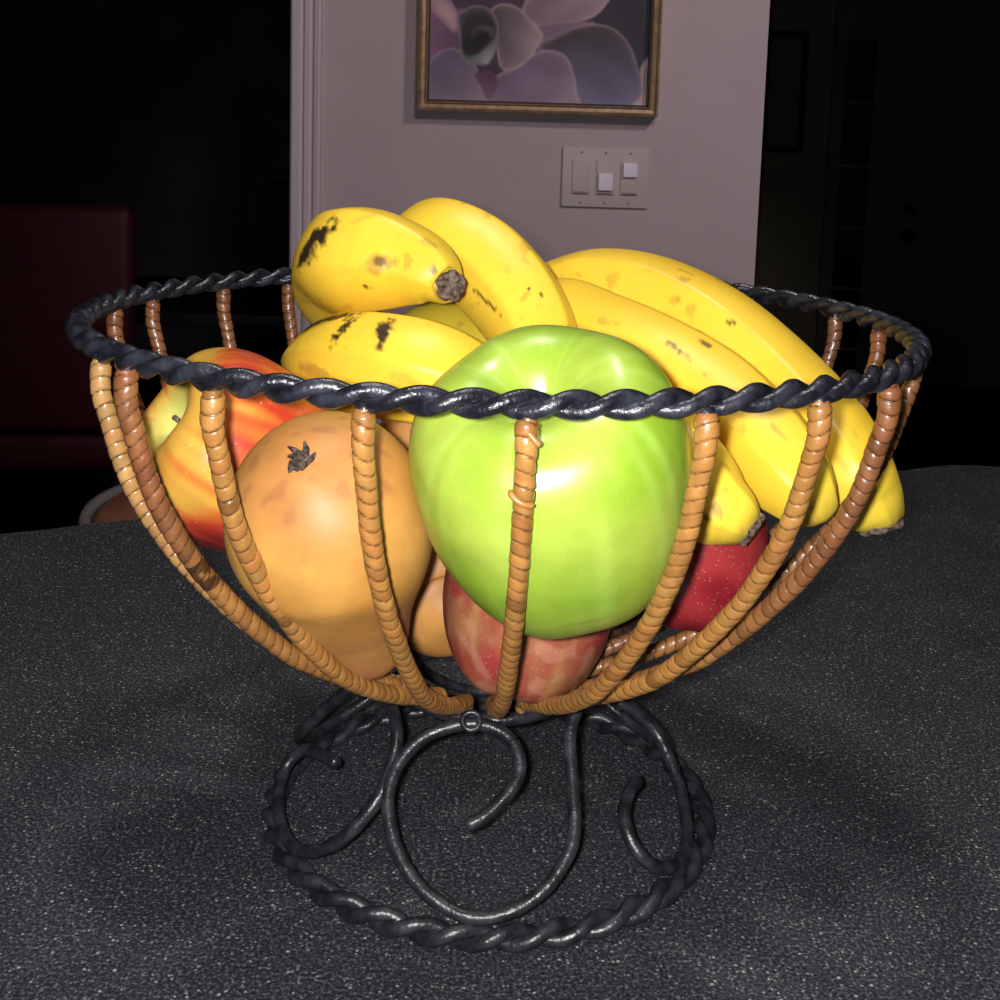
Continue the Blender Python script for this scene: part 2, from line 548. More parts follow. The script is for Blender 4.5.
    # soft grain and cloudy variation of the leaves
    img = img * (1 + 0.07 * np.sin(U * 0.021 + 2 * np.sin(V * 0.013)) * np.cos(V * 0.024 + 1.3 * np.sin(U * 0.011)))[..., None]
    return img


def to_lin(a):
    a = a / 255.0
    return np.where(a <= 0.04045, a / 12.92, ((a + 0.055) / 1.055) ** 2.4)


FX0, FX1, FZ0, FZ1, FY = -0.168, 0.291, 0.309, 0.768, 1.947
pic = empty('framed_picture', ((FX0 + FX1) / 2, FY, FZ0))
tag(pic, 'close-up print of a grey mauve succulent in a slim gold frame on the wall', 'picture')
mb = MB()
fp = [(0.0, 0.0), (0.0, -0.034), (0.004, -0.036), (0.007, -0.031), (0.013, -0.029), (0.016, -0.033), (0.018, -0.030), (0.018, 0.0)]
cor = [(FX0, FZ0, 1, 1), (FX1, FZ0, -1, 1), (FX1, FZ1, -1, -1), (FX0, FZ1, 1, -1)]
vs = [(x + sx * a, FY + b, z + sz * a) for x, z, sx, sz in cor for a, b in fp]
k = len(fp)
mb.add(vs, [((c * k + i), (c * k + i + 1), ((c + 1) % 4) * k + i + 1, ((c + 1) % 4) * k + i) for c in range(4) for i in range(k - 1)])
L0 = pic.location
mb.build('frame', M['gold'], pic, smooth=False).location = -L0
mb = MB()
i0 = 0.018
for (a, b, c, d) in ((FX0 + i0, FX1 - i0, FZ0 + i0, FZ0 + i0 + 0.004), (FX0 + i0, FX0 + i0 + 0.003, FZ0 + i0, FZ1 - i0),
                     (FX1 - i0 - 0.003, FX1 - i0, FZ0 + i0, FZ1 - i0), (FX0 + i0, FX1 - i0, FZ1 - i0 - 0.003, FZ1 - i0)):
    mb.box(a, b, FY - 0.026, FY - 0.002, c, d)
mb.build('inner_lip', M['frame_lip'], pic, smooth=False).location = -L0
img = to_lin(petal_print()) * 2.7
nv, nu, _ = img.shape
mb = MB()
xs = np.linspace(FX0 + i0, FX1 - i0, nu); zs = np.linspace(FZ1 - i0, FZ0 + i0, nv)
vs = [(x, FY - 0.012, z) for z in zs for x in xs]
cs = [(*np.minimum(img[r, c], 0.9), 1) for r in range(nv) for c in range(nu)]
mb.add(vs, [(r * nu + c, (r + 1) * nu + c, (r + 1) * nu + c + 1, r * nu + c + 1) for r in range(nv - 1) for c in range(nu - 1)], cs)
mb.build('print', M['print'], pic, smooth=False, colors=True).location = -L0

# ---- triple switch plate
sw = empty('light_switch_plate', (0.1985, 1.95, 0.132))
tag(sw, 'almond three-gang light switch plate with two white paddles on the lit wall', 'light switch')
LS = sw.location
mb = MB(); mb.box(0.114, 0.283, 1.9435, 1.9498, 0.1325, 0.2485, 0.0025)
sharp(mb.build('cover_plate', M['plate'], sw)).location = -LS
for i, cx in enumerate((0.1515, 0.1985, 0.2455)):
    mb = MB()
    mb.box(cx - 0.0175, cx + 0.0175, 1.9405, 1.9440, 0.158, 0.224, 0.001)
    s = sharp(mb.build('switch', M['plate'], sw)); s.location = -LS
    mb = MB(); mb.box(cx - 0.014, cx + 0.014, 1.9385, 1.9406, 0.1595, 0.1635, 0.0006)
    sharp(mb.build('slot', M['plate_dark'], s))
    if i:
        z0 = 0.166 if i == 1 else 0.193
        mb = MB(); mb.box(cx - 0.0135, cx + 0.0135, 1.9335, 1.9410, z0, z0 + (0.033 if i == 1 else 0.027), 0.0015)
        p = sharp(mb.build('paddle', M['white_plastic'], s)); p['label'] = 'white paddle'
for cx in (0.1515, 0.1985, 0.2455):
    for z in (0.142, 0.239):
        mb = MB()
        tube(mb, np.array([(cx, 1.9437, z), (cx, 1.9425, z)]), 0.0022, 10, up=(0, 0, 1))
        mb.build('screw', M['plate_dark'], sw).location = -LS

# ---- entry hall: door, sidelight, small picture, switch
DY = 5.8


def in_part(name, boxes, m, parent, bev=0):
    mb = MB()
    for b in boxes: mb.box(*b, bev)
    o = mb.build(name, m, smooth=False)
    o.parent = parent
    o.location = -parent.location
    return o


d = tag(empty('door_1', (2.42, DY, ZF)), kind='structure')
in_part('door_leaf', [(1.98, 2.89, DY - 0.045, DY - 0.001, ZF + 0.005, 1.12)], M['door'], d)
in_part('casing', [(1.88, 1.98, DY - 0.03, DY - 0.0005, ZF, 1.22), (2.89, 2.99, DY - 0.03, DY - 0.0005, ZF, 1.22), (1.98, 2.89, DY - 0.03, DY - 0.0005, 1.125, 1.22)], M['door_trim'], d)
in_part('panel', [(2.10, 2.40, DY - 0.052, DY - 0.045, -0.75, -0.2), (2.47, 2.77, DY - 0.052, DY - 0.045, -0.75, -0.2),
                  (2.10, 2.40, DY - 0.052, DY - 0.045, 0.0, 0.95), (2.47, 2.77, DY - 0.052, DY - 0.045, 0.0, 0.95)], M['door'], d, 0.006)
for z, r in ((-0.045, 0.028), (-0.182, 0.032)):
    mb = MB()
    C = np.array([(2.048, DY - 0.045 - t, z) for t in (0, 0.008, 0.01, 0.03, 0.035, 0.045, 0.055, 0.06)])
    tube(mb, C, np.array([r, r, 0.012, 0.012, 0.022, 0.028, 0.024, 0.008]) if z < -0.1 else np.array([r, r, 0.022, 0.021, 0.02, 0.02, 0.018, 0.005]), 18)
    o = mb.build('door_knob' if z < -0.1 else 'deadbolt', M['brass'], d)
    o.location = -d.location
wi = tag(empty('window_1', (1.765, DY, -0.7)), kind='structure')
in_part('window_frame', [(1.63, 1.69, DY - 0.03, DY - 0.0006, -0.95, 1.2), (1.84, 1.8795, DY - 0.03, DY - 0.0006, -0.95, 1.2), (1.69, 1.84, DY - 0.03, DY - 0.0006, 0.79, 1.2), (1.69, 1.84, DY - 0.03, DY - 0.0006, -0.95, -0.88)]
        + [(1.69, 1.84, DY - 0.026, DY - 0.0007, z - 0.008, z + 0.008) for z in (0.478, 0.166, -0.146, -0.458, -0.77)], M['door_trim'], wi)
in_part('window_pane', [(1.69, 1.84, DY - 0.012, DY - 0.0008, -0.88, 0.79)], M['glass'], wi)
hp = tag(empty('framed_picture', (1.36, DY, 0.20)), 'small dark framed picture in the unlit hall beside the wall corner', 'picture')
in_part('frame', [(1.22, 1.50, DY - 0.03, DY - 0.001, 0.22, 0.25), (1.22, 1.50, DY - 0.03, DY - 0.001, 0.79, 0.82), (1.22, 1.25, DY - 0.03, DY - 0.001, 0.25, 0.79), (1.47, 1.50, DY - 0.03, DY - 0.001, 0.25, 0.79)], M['black_wood'], hp)
in_part('print', [(1.25, 1.47, DY - 0.012, DY - 0.001, 0.25, 0.79)], M['door_trim'], hp)
hs = tag(empty('light_switch_plate', (1.38, DY, 0.02)), 'pale blank switch plate on the unlit hall wall below the small dark picture', 'light switch')
sharp(in_part('cover_plate', [(1.32, 1.46, DY - 0.006, DY - 0.0005, 0.02, 0.14)], M['door_trim'], hs, 0.002))
for x_ in (1.355, 1.405):
    in_part('switch', [(x_, x_ + 0.02, DY - 0.010, DY - 0.006, 0.06, 0.10)], M['door_trim'], hs)

# ---- countertop island
back = [(-1.15, 0.03), (-0.80, 0.155), (-0.50, 0.255), (-0.322, 0.318), (-0.268, 0.346), (-0.20, 0.372), (0.0, 0.437), (0.20, 0.494), (0.30, 0.526), (0.345, 0.545), (0.375, 0.561), (0.40, 0.567), (0.43, 0.563), (0.60, 0.535), (1.05, 0.46)]
bp_, _ = spline(back, 90)
bp_ = [tuple(p) for p in bp_]
outline = [(-1.15, -0.75)] + [(1.05, -0.75)] + [p for p in reversed(bp_)]


def slab(name, outl, z0, z1, m, parent=None, bev=0.0):
    import bmesh
    bm = bmesh.new()
    vsb = [bm.verts.new((x, y, z1)) for x, y in outl]
    f = bm.faces.new(vsb)
    r = bmesh.ops.extrude_face_region(bm, geom=[f])
    for v in r['geom']:
        if isinstance(v, bmesh.types.BMVert): v.co.z = z0
    bmesh.ops.recalc_face_normals(bm, faces=bm.faces)
    if bev:
        ed = [e for e in bm.edges if all(abs(v.co.z - z1) < 1e-6 for v in e.verts)]
        bmesh.ops.bevel(bm, geom=ed, offset=bev, segments=3, affect='EDGES')
    me = bpy.data.meshes.new(name)
    bm.to_mesh(me); bm.free()
    me.materials.append(m)
    o = bpy.data.objects.new(name, me); COL.objects.link(o)
    if parent is not None: o.parent = parent
    return o


isl = empty('kitchen_counter', (0, 0, ZF))
tag(isl, 'dark grey speckled countertop with a bent back edge, under the fruit basket', 'counter')
ct = slab('countertop', outline, -0.038, 0.0, M['counter'], isl, 0.003); ct.location = (0, 0, -ZF)
cx = [(x * 0.88, (y + 0.1) * 0.80 - 0.14) for x, y in outline]
cb = slab('cabinet', cx, ZF, -0.038, M['cabinet'], isl); cb.location = (0, 0, -ZF)

# ---- bar stool beyond the left edge
SX, SY, SZ = -0.30, 1.03, -0.204
st = tag(empty('bar_stool', (SX, SY, ZF)), 'round stool with brown seat and grey rim beyond the left back edge of the counter', 'stool')
Ls = -st.location


def disc(mb, cx, cy, prof, k=64):
    vs = [(cx + r * math.cos(TAU * j / k), cy + r * math.sin(TAU * j / k), z) for r, z in prof for j in range(k)]
    n = len(prof)
    fs = [(i * k + j, i * k + (j + 1) % k, (i + 1) * k + (j + 1) % k, (i + 1) * k + j) for i in range(n - 1) for j in range(k)]
    fs.append(tuple(range(k))[::-1]); fs.append(tuple((n - 1) * k + j for j in range(k)))
    mb.add(vs, fs)


mb = MB(); disc(mb, SX, SY, [(0.186, SZ - 0.03), (0.190, SZ - 0.02), (0.190, SZ - 0.005), (0.180, SZ + 0.004), (0.10, SZ + 0.012), (0.02, SZ + 0.014)])
mb.build('seat', M['seat'], st).location = Ls
mb = MB()
a = np.linspace(0, TAU, 65)[:-1]
C = np.stack([SX + 0.192 * np.cos(a), SY + 0.192 * np.sin(a), 0 * a + SZ - 0.004], -1)
disc(mb, SX, SY, [(0.193, SZ - 0.03), (0.205, SZ - 0.03), (0.207, SZ - 0.002), (0.204, SZ + 0.004), (0.196, SZ + 0.004), (0.193, SZ - 0.004)])
mb.f = mb.f[:-2]; mb.mi = mb.mi[:-2]
mb.build('seat_rim', M['rim_wood'], st).location = Ls
for q in range(4):
    an = PI / 4 + q * PI / 2
    mb = MB()
    tube(mb, np.array([(SX + 0.12 * math.cos(an), SY + 0.12 * math.sin(an), SZ - 0.03), (SX + 0.2 * math.cos(an), SY + 0.2 * math.sin(an), ZF + 0.001)]), 0.014, 12, up=(1, 0, 0))
    mb.build('leg', M['black_wood'], st).location = Ls
mb = MB()
rope(mb, 0.165, 0, 0.008, 0.0, 0, 64, 10, 1, 1)
mb.v = [(x + SX, y + SY, z + ZF + 0.28) for x, y, z in mb.v]
mb.build('foot_ring', M['black_wood'], st).location = Ls

# ---- dining set in the dark room behind
def dining_chair(x, y, rz, label):
    o = tag(empty('dining_chair', (x, y, ZF), rz), label, 'chair', 'red chairs in the dark room')
    mb = MB(); mb.box(-0.235, 0.235, -0.03, 0.03, 0.50, 1.03, 0.028); sharp(mb.build('backrest', M['red'], o), 60)
    mb = MB(); mb.box(-0.235, 0.235, 0.0, 0.46, 0.40, 0.49, 0.03); sharp(mb.build('seat', M['red'], o), 60)
    for sx in (-1, 1):
        for yy in (0.02, 0.42):
            mb = MB(); mb.box(sx * 0.20 - 0.018, sx * 0.20 + 0.018, yy - 0.018, yy + 0.018, 0.0, 0.40)
            mb.build('leg', M['black_wood'], o, smooth=False)
    return o


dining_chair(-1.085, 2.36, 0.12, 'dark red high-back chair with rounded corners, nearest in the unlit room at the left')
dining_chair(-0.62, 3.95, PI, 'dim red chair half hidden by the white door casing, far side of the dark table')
dt = tag(empty('dining_table', (-1.0, 3.0, ZF)), 'black dining table in the unlit room behind the red chair', 'table')
mb = MB(); mb.box(-0.8, 0.8, -0.36, 0.40, 0.71, 0.745, 0.005); sharp(mb.build('tabletop', M['black_wood'], dt))
for sx in (-1, 1):
    for sy in (-1, 1):
        mb = MB(); mb.box(sx * 0.72 - 0.03, sx * 0.72 + 0.03, sy * 0.3 - 0.03, sy * 0.3 + 0.03, 0, 0.71); mb.build('leg', M['black_wood'], dt, smooth=False)

# ------------------------------------------------------------------ the fruit basket
HR = 0.1989
RIM = 0.150
bas = tag(empty('fruit_basket', (0, 0, 0)), 'black twisted-wire fruit basket with rattan-wrapped ribs on a scrolled pedestal base', 'basket')
mb = MB(); rope(mb, RIM, HR, 0.0023, 0.0019, 36, 1480, 12, 1)
mb.build('rim', M['iron'], bas)
mb = MB(); rope(mb, 0.0843, 0.0050, 0.0025, 0.0022, 18, 840, 12, 1)
mb.v = [(x + 0.0015, y, z) for x, y, z in mb.v]
mb.build('base_ring', M['iron_base'], bas)
mb = MB(); rope(mb, 0.0335, 0.0555, 0.0024, 0, 0, 96, 12, 1, 1)
mb.build('centre_ring', M['iron_base'], bas)

PROF = [(0.1960, 0.1503), (0.186, 0.1505), (0.177, 0.1482), (0.162, 0.1440), (0.150, 0.1390), (0.140, 0.1333), (0.130, 0.1270), (0.121, 0.1200),
        (0.112, 0.1125), (0.105, 0.1060), (0.097, 0.0980), (0.090, 0.0900), (0.080, 0.0745), (0.0725, 0.0600), (0.0665, 0.0460), (0.0625, 0.0345)]
PITCH = 0.0043
TAN, OCH, BRN, BRN_SHADED = (0.36, 0.185, 0.064), (0.31, 0.142, 0.036), (0.185, 0.070, 0.026), (0.12, 0.047, 0.023)  # last tone is for back ribs: their dimmer light put into the cane colour
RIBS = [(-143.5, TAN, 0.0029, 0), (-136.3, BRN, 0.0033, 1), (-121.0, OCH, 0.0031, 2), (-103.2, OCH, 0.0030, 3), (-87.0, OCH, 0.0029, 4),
        (-68.3, OCH, 0.0031, 5), (-53.0, OCH, 0.0031, 6), (-38.0, BRN, 0.0032, 7), (-10.5, BRN, 0.0029, 8), (7.5, BRN, 0.0028, 9), (20.5, BRN_SHADED, 0.0028, 10),
        (44, BRN_SHADED, 0.0028, 11), (62, BRN_SHADED, 0.0028, 12), (80, BRN_SHADED, 0.0028, 13), (98, BRN_SHADED, 0.0028, 14), (114, BRN_SHADED, 0.0028, 15), (131.2, BRN, 0.0028, 16),
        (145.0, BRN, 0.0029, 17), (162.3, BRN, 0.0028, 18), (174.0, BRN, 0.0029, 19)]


def rib(deg, colr, rad, seed):
    rnd = random.Random(seed * 17 + 3)
    rad *= 0.94
    th = math.radians(deg)
    pts = [(r * math.cos(th), r * math.sin(th), z) for z, r in PROF]
    C, Ln = spline(pts, 560)
    n = len(C)
    wraps = int(Ln / PITCH) + 3
    tint = [rnd.uniform(0.82, 1.15) for _ in range(wraps + 2)]
    warm = [rnd.uniform(-0.12, 0.12) for _ in range(wraps + 2)]
    fat = [rnd.uniform(0.97, 1.05) for _ in range(wraps + 2)]
    stain = [1 if rnd.random() < 0.93 else rnd.uniform(0.6, 0.85) for _ in range(wraps + 2)]
    ph0 = rnd.uniform(0, 1)
    jit = [rnd.uniform(-0.12, 0.12) for _ in range(wraps + 2)]
    S_ = np.linspace(0, Ln, n)

    def cell(i, ph):
        s = S_[i] / PITCH + 0.35 * math.cos(ph + seed) + ph0 + 1
        q = int(s)
        return q, s - q

    def rf(i, ph):
        q, f = cell(i, ph)
        q = min(q, wraps)
        top = math.exp(-(S_[i] / 0.010) ** 2)
        end = min(1, 0.72 + S_[i] / 0.008) if S_[i] < 0.004 else 1
        b = 1.0 + 0.045 * math.sin(PI * min(1, f * 1.02)) ** 0.6 + 0.05 * (f - 0.5)
        if f < 0.07 or f > 0.95: b -= 0.11
        b *= fat[q] * (1 + 0.14 * top) * end
        if seed == 4 and 0.016 < S_[i] < 0.024: b *= 1 + 0.30 * math.sin((S_[i] - 0.016) / 0.008 * PI) * max(0, math.cos(ph - 1.6))
        return b

    def cf(i, ph, p):
        q, f = cell(i, ph)
        q = min(q, wraps)
        g = 0.30 if (f < 0.06 or f > 0.955) else 1.0
        st_ = stain[q]
        low = S_[i] / Ln
        nn = noise.noise(Vector((p[0] * 300, p[1] * 300, p[2] * 300)))
        t = tint[q] * st_ * g * (1 + 0.18 * nn)
        if seed == 1 and 0.25 < low < 0.62: t *= 0.95 - 0.0 + 0.35 * (low - 0.25)
        c = [colr[0] * t * (1 + warm[q] * 0.3), colr[1] * t * (1 + warm[q]), colr[2] * t * (1 + warm[q])]
        if seed == 1:
            k = min(1, max(0, (low - 0.28) / 0.15)) * 0.75
            c = [c[a] * (1 - k) + OCH[a] * t * k for a in range(3)]
            if 0.36 < low < 0.42 and nn > -0.25: c = [a * 0.22 for a in c]
        if seed in (7, 8, 6):
            k = min(1, max(0, (low - 0.35) / 0.2)) * 0.6
            c = [c[a] * (1 - k) + OCH[a] * t * k for a in range(3)]
        return (*[min(0.95, max(0.004, a)) for a in c], 1)

    mb = MB()
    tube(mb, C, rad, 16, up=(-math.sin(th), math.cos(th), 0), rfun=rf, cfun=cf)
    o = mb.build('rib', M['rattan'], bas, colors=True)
    # iron stub welding the rib to the rim
    mb = MB()
    a = np.array([(0.1505 * math.cos(th), 0.1505 * math.sin(th), 0.1925), (0.150 * math.cos(th), 0.150 * math.sin(th), 0.1975)])
    tube(mb, a, np.array([0.0020, 0.0026]), 10, up=(1, 0, 0))
    mb.build('weld', M['iron'], o)
    # tail of the wrap where the rib meets the centre ring
    if deg < 0:
        e = np.array(pts[-1]); dirn = np.array((math.cos(th), math.sin(th), 0))
        mb = MB()
        tl = spline([e, e - dirn * 0.002 + (0, 0, -0.0015), e - dirn * 0.002 + (0, 0, -0.0045), e - dirn * 0.0005 + (0, 0, -0.0065 - rnd.uniform(0, .003))], 14)[0]
        tube(mb, tl, np.linspace(0.0026, 0.0014, 14), 10, up=(1, 0, 0), cfun=lambda i, ph, p: (*[c * (0.5 if i % 4 == 0 else 0.9) for c in colr], 1))
        mb.build('wrap_tail', M['rattan'], o, colors=True)
    return o


for r_ in RIBS:
    o = rib(*r_)
    if r_[3] == 4:      # two loose ends of cane on the front rib
        for pts in ([(0.0080, -0.1525, 0.1925), (0.0104, -0.1530, 0.1900), (0.0114, -0.1530, 0.1890)],
                    [(0.0040, -0.1505, 0.1765), (0.0050, -0.1518, 0.1750), (0.0078, -0.1524, 0.1733), (0.0104, -0.1512, 0.1728)]):
            mb = MB()
            C = spline(pts, 12)[0]
            tube(mb, C, np.array([0.0003] + [0.0009] * 10 + [0.0004]), 10, up=(0, 1, 0), cfun=lambda i, ph, p: (*[c * 1.05 for c in OCH], 1))
            mb.build('loose_cane_end', M['rattan'], o, colors=True)

SCROLL_FRONT = [(-0.0063, -0.063, 0.0314), (-0.0002, -0.0611, 0.0338), (0.0069, -0.0566, 0.0388), (0.0117, -0.0516, 0.0444), (0.0108, -0.0456, 0.0506),
 (0.0057, -0.0414, 0.0547), (-0.0033, -0.0391, 0.0566), (-0.0134, -0.0397, 0.0555), (-0.0239, -0.0427, 0.0517), (-0.0311, -0.0486, 0.0452),
 (-0.0339, -0.0556, 0.0377), (-0.032, -0.0635, 0.0295), (-0.0267, -0.0713, 0.0216), (-0.0191, -0.0772, 0.0159), (-0.0089, -0.0815, 0.0119),
 (-0.0005, -0.0829, 0.011), (0.0093, -0.0817, 0.0127), (0.0192, -0.0781, 0.017), (0.0266, -0.0723, 0.0235), (0.0307, -0.0655, 0.0308),
 (0.0306, -0.0554, 0.0415), (0.0296, -0.0459, 0.0513), (0.0301, -0.0399, 0.0577), (0.0327, -0.0357, 0.0622)]
SCROLL_LEFT = [(-0.0556, -0.0265, 0.0333), (-0.0644, -0.0149, 0.0308), (-0.0713, -0.0076, 0.028), (-0.0773, -0.0084, 0.022), (-0.0789, -0.0169, 0.0164),
 (-0.076, -0.0306, 0.0124), (-0.07, -0.0438, 0.0114), (-0.0624, -0.053, 0.0139), (-0.0518, -0.0589, 0.0209), (-0.0426, -0.0582, 0.0297),
 (-0.0362, -0.0538, 0.0378), (-0.0334, -0.0464, 0.0439), (-0.0327, -0.0358, 0.0499), (-0.0354, -0.0228, 0.0538)]
SCROLL_RIGHT = [(0.0565, -0.0288, 0.0313), (0.0519, -0.0382, 0.0306), (0.0497, -0.0471, 0.0279), (0.0514, -0.0535, 0.023), (0.0559, -0.0564, 0.0174),
 (0.0623, -0.0544, 0.0126), (0.07, -0.0462, 0.01), (0.0748, -0.0347, 0.0116), (0.0753, -0.0218, 0.018), (0.0726, -0.011, 0.0261),
 (0.067, -0.0022, 0.0357), (0.0598, -0.0007, 0.043), (0.0507, -0.0031, 0.0501)]


def rotz(pts, a):
    c, s = math.cos(a), math.sin(a)
    return [(x * c - y * s, x * s + y * c, z) for x, y, z in pts]


def scroll(pts):
    C, _ = spline(pts, 150)
    mb = MB()
    rad = np.full(150, 0.0024) * (1 + 0.03 * np.sin(np.arange(150) * 0.7))
    rad[0] *= 0.8; rad[-1] *= 0.8
    tube(mb, C, rad, 14, up=(0.3, 0.2, 1))
    return mb.build('scroll', M['iron_base'], bas)


for pts in (SCROLL_FRONT, SCROLL_LEFT, SCROLL_RIGHT, rotz(SCROLL_FRONT, math.radians(-120)), rotz(SCROLL_FRONT, math.radians(180)), rotz(SCROLL_FRONT, math.radians(123))):
    scroll(pts)
# bolt eye on the centre ring above the front scroll
mb = MB()
rope(mb, 0.0031, 0, 0.0011, 0, 0, 36, 8, 1, 1)
q = Vector((0, -0.75, 0.66)).to_track_quat('Z', 'Y').to_matrix()
mb.v = [tuple(q @ Vector(p) + Vector((-0.0058, -0.0425, 0.0594))) for p in mb.v]
mb.build('bolt_eye', M['iron_base'], bas)


# ------------------------------------------------------------------ fruit builders
def nz(p, s, o=0.0):
    return noise.noise(Vector((p[0] * s + o, p[1] * s - o, p[2] * s + 2 * o)))


def mixc(a, b, t):
    t = max(0.0, min(1.0, t))
    return tuple(x * (1 - t) + y * t for x, y in zip(a, b))


def sstep(a, b, x):
    t = max(0.0, min(1.0, (x - a) / (b - a)))
    return t * t * (3 - 2 * t)


APPLE = [(0, 0.60), (0.05, 0.605), (0.11, 0.66), (0.19, 0.79), (0.30, 0.90), (0.46, 0.965), (0.62, 0.95), (0.78, 0.87), (0.91, 0.70), (0.985, 0.46), (1.0, 0.20),
         (0.98, -0.08), (0.925, -0.34), (0.83, -0.58), (0.70, -0.78), (0.55, -0.91), (0.40, -0.965), (0.27, -0.95), (0.16, -0.87), (0.07, -0.82), (0, -0.81)]


def apple(name, label, c, axis, R, m, colf, prof=APPLE, spin=0.0, lobes=0.02, nt=150, nph=180, hscale=1.0, calyx=True, stem=True):
    P, _ = spline([(r, z * hscale, 0) for r, z in prof], nt)
    vs, fs, cs = [], [], []
    q = Vector(axis).to_track_quat('Z', 'Y').to_matrix()
    for i in range(nt):
        r, z = max(P[i][0], 0.0), P[i][1]
        if i in (0, nt - 1): r = 0.0008
        t = i / (nt - 1)
        for j in range(nph):
            ph = TAU * j / nph
            lb = 1 + lobes * math.cos(5 * ph + spin) * (0.35 + 0.65 * abs(z)) + 0.012 * math.cos(2 * ph + 1.3 + spin) + 0.012 * math.sin(3 * ph + spin)
            zz = z + 0.025 * math.cos(5 * ph + spin) * (z if abs(z) > .5 else 0) * 0.5 + 0.02 * r * math.cos(ph + 2 * spin)
            p = Vector((r * lb * math.cos(ph), r * lb * math.sin(ph), zz))
            vs.append(q @ (p * R))
            cs.append((*colf(p, t, ph), 1))
    for i in range(nt - 1):
        for j in range(nph):
            j2 = (j + 1) % nph
            fs.append((i * nph + j, (i + 1) * nph + j, (i + 1) * nph + j2, i * nph + j2))
    fs.append(tuple(range(nph))); fs.append(tuple((nt - 1) * nph + j for j in range(nph))[::-1])
    mb = MB(); mb.add(vs, fs, cs)
    root = empty(name, c)
    tag(root, label, 'fruit')
    mb.build('flesh', m, root, colors=True)
    if calyx:
        mb = MB()
        for k in range(5):
            a = TAU * k / 5
            C = [Vector((0.02 * math.cos(a), 0.02 * math.sin(a), -0.84 * hscale)), Vector((0.05 * math.cos(a), 0.05 * math.sin(a), -0.89 * hscale)), Vector((0.09 * math.cos(a + .3), 0.09 * math.sin(a + .3), -0.93 * hscale))]
            tube(mb, np.array([(q @ (p * R))[:] for p in C]), np.array([0.0009, 0.0008, 0.0003]), 6)
        mb.build('calyx', M['husk'], root)
    if stem:
        mb = MB()
        C = [Vector((0, 0, 0.60)), Vector((0.02, 0.0, 0.74)), Vector((0.09, 0.03, 0.90))]
        tube(mb, np.array([(q @ (p * R))[:] for p in C]), np.array([0.0010, 0.0008, 0.0010]), 8)
        mb.build('stem', M['husk'], root)
    return root


# --- green apple
def col_green(p, t, ph):
    a, b = (0.22, 0.36, 0.024), (0.33, 0.43, 0.055)
    c = mixc(a, b, 0.5 + 1.1 * nz(p, 1.6, 3) + 0.25 * nz((p.x * 6, p.y * 6, p.z * 1.5), 1.0))
    st = nz((math.cos(ph) * 9, math.sin(ph) * 9, p.z * 0.6), 1.0, 7)
    c = mixc(c, (0.46, 0.70, 0.16), 0.35 * st)
    cav = 1 - sstep(0.0, 0.22, math.hypot(p.x, p.y)) if p.z > 0 else 0
    c = mixc(c, (0.50, 0.72, 0.30), cav * (0.75 + 0.5 * st))
    if cav > 0.85: c = mixc(c, (0.2, 0.24, 0.06), (cav - .85) * 4)
    rus = sstep(0.1, 0.35, nz(p, 3.5, 11)) * sstep(0.55, 1.0, -p.x)
    c = mixc(c, (0.40, 0.36, 0.09), 0.35 * rus)
    return c


GREEN = {'c': (0.0187, -0.096, 0.1622), 'axis': (-0.1951, -0.4183, 0.8871)}
GP = [(0, 0.56), (0.04, 0.565), (0.10, 0.62), (0.18, 0.74), (0.30, 0.86), (0.46, 0.93), (0.63, 0.93), (0.80, 0.84), (0.93, 0.66), (0.995, 0.42), (1.0, 0.17),
      (0.975, -0.10), (0.915, -0.36), (0.825, -0.60), (0.70, -0.81), (0.56, -0.95), (0.42, -1.01), (0.30, -1.0), (0.18, -0.93), (0.08, -0.88), (0, -0.87)]
apple('green_apple', 'large bright green apple at the front of the basket against the middle rib', GREEN['c'], GREEN['axis'], 0.0418, M['apple_green'], col_green, GP, 1.9, 0.014, stem=False)


# --- red and yellow apple on the left
def col_mix(p, t, ph):
    yel, org, red, drd = (0.64, 0.36, 0.055), (0.60, 0.15, 0.028), (0.46, 0.040, 0.018), (0.18, 0.010, 0.012)
    st = nz((math.cos(ph) * 8, math.sin(ph) * 8, p.z * 0.8), 1.0, 5)
    # the blushed cheeks sit low and on the right of the pale one
    wq = MIXQ @ p
    low = sstep(0.10, 0.75, -wq.z)
    right = sstep(-0.05, 0.45, wq.x + 0.45 * wq.z)
    f = -0.05 + 0.95 * low + 0.55 * right + 0.30 * st + 0.35 * nz(p, 1.6, 9)
    c = mixc(yel, org, sstep(0.0, 0.38, f))
    c = mixc(c, red, sstep(0.30, 0.65, f))
    c = mixc(c, drd, sstep(0.55, 1.05, f - 0.35 * right) * low)
    cav = 1 - sstep(0.12, 0.50, math.hypot(p.x, p.y)) if p.z > 0 else 0
    c = mixc(c, (0.52, 0.52, 0.13), cav * 1.1)
    return c


REDYEL = {'c': (-0.0913, -0.022, 0.1482), 'axis': (-0.7394, -0.4088, 0.5349)}
MIXQ = Vector(REDYEL['axis']).to_track_quat('Z', 'Y').to_matrix()
apple('apple', 'red and yellow apple at the left with its pale green hollow facing the ribs', REDYEL['c'], REDYEL['axis'], 0.0350, M['apple_mix'], col_mix, APPLE, 1.4, 0.02)


def col_pink(p, t, ph):
    st = nz((math.cos(ph) * 9, math.sin(ph) * 9, p.z * 0.9), 1.0, 2)
    f = 0.62 + 0.45 * st + 0.8 * nz(p, 2.2, 4)
    c = mixc((0.31, 0.14, 0.055), (0.27, 0.038, 0.032), f)
    c = mixc(c, (0.45, 0.24, 0.15), 0.35 * sstep(0.1, 0.4, nz(p, 5, 8)))
    return c


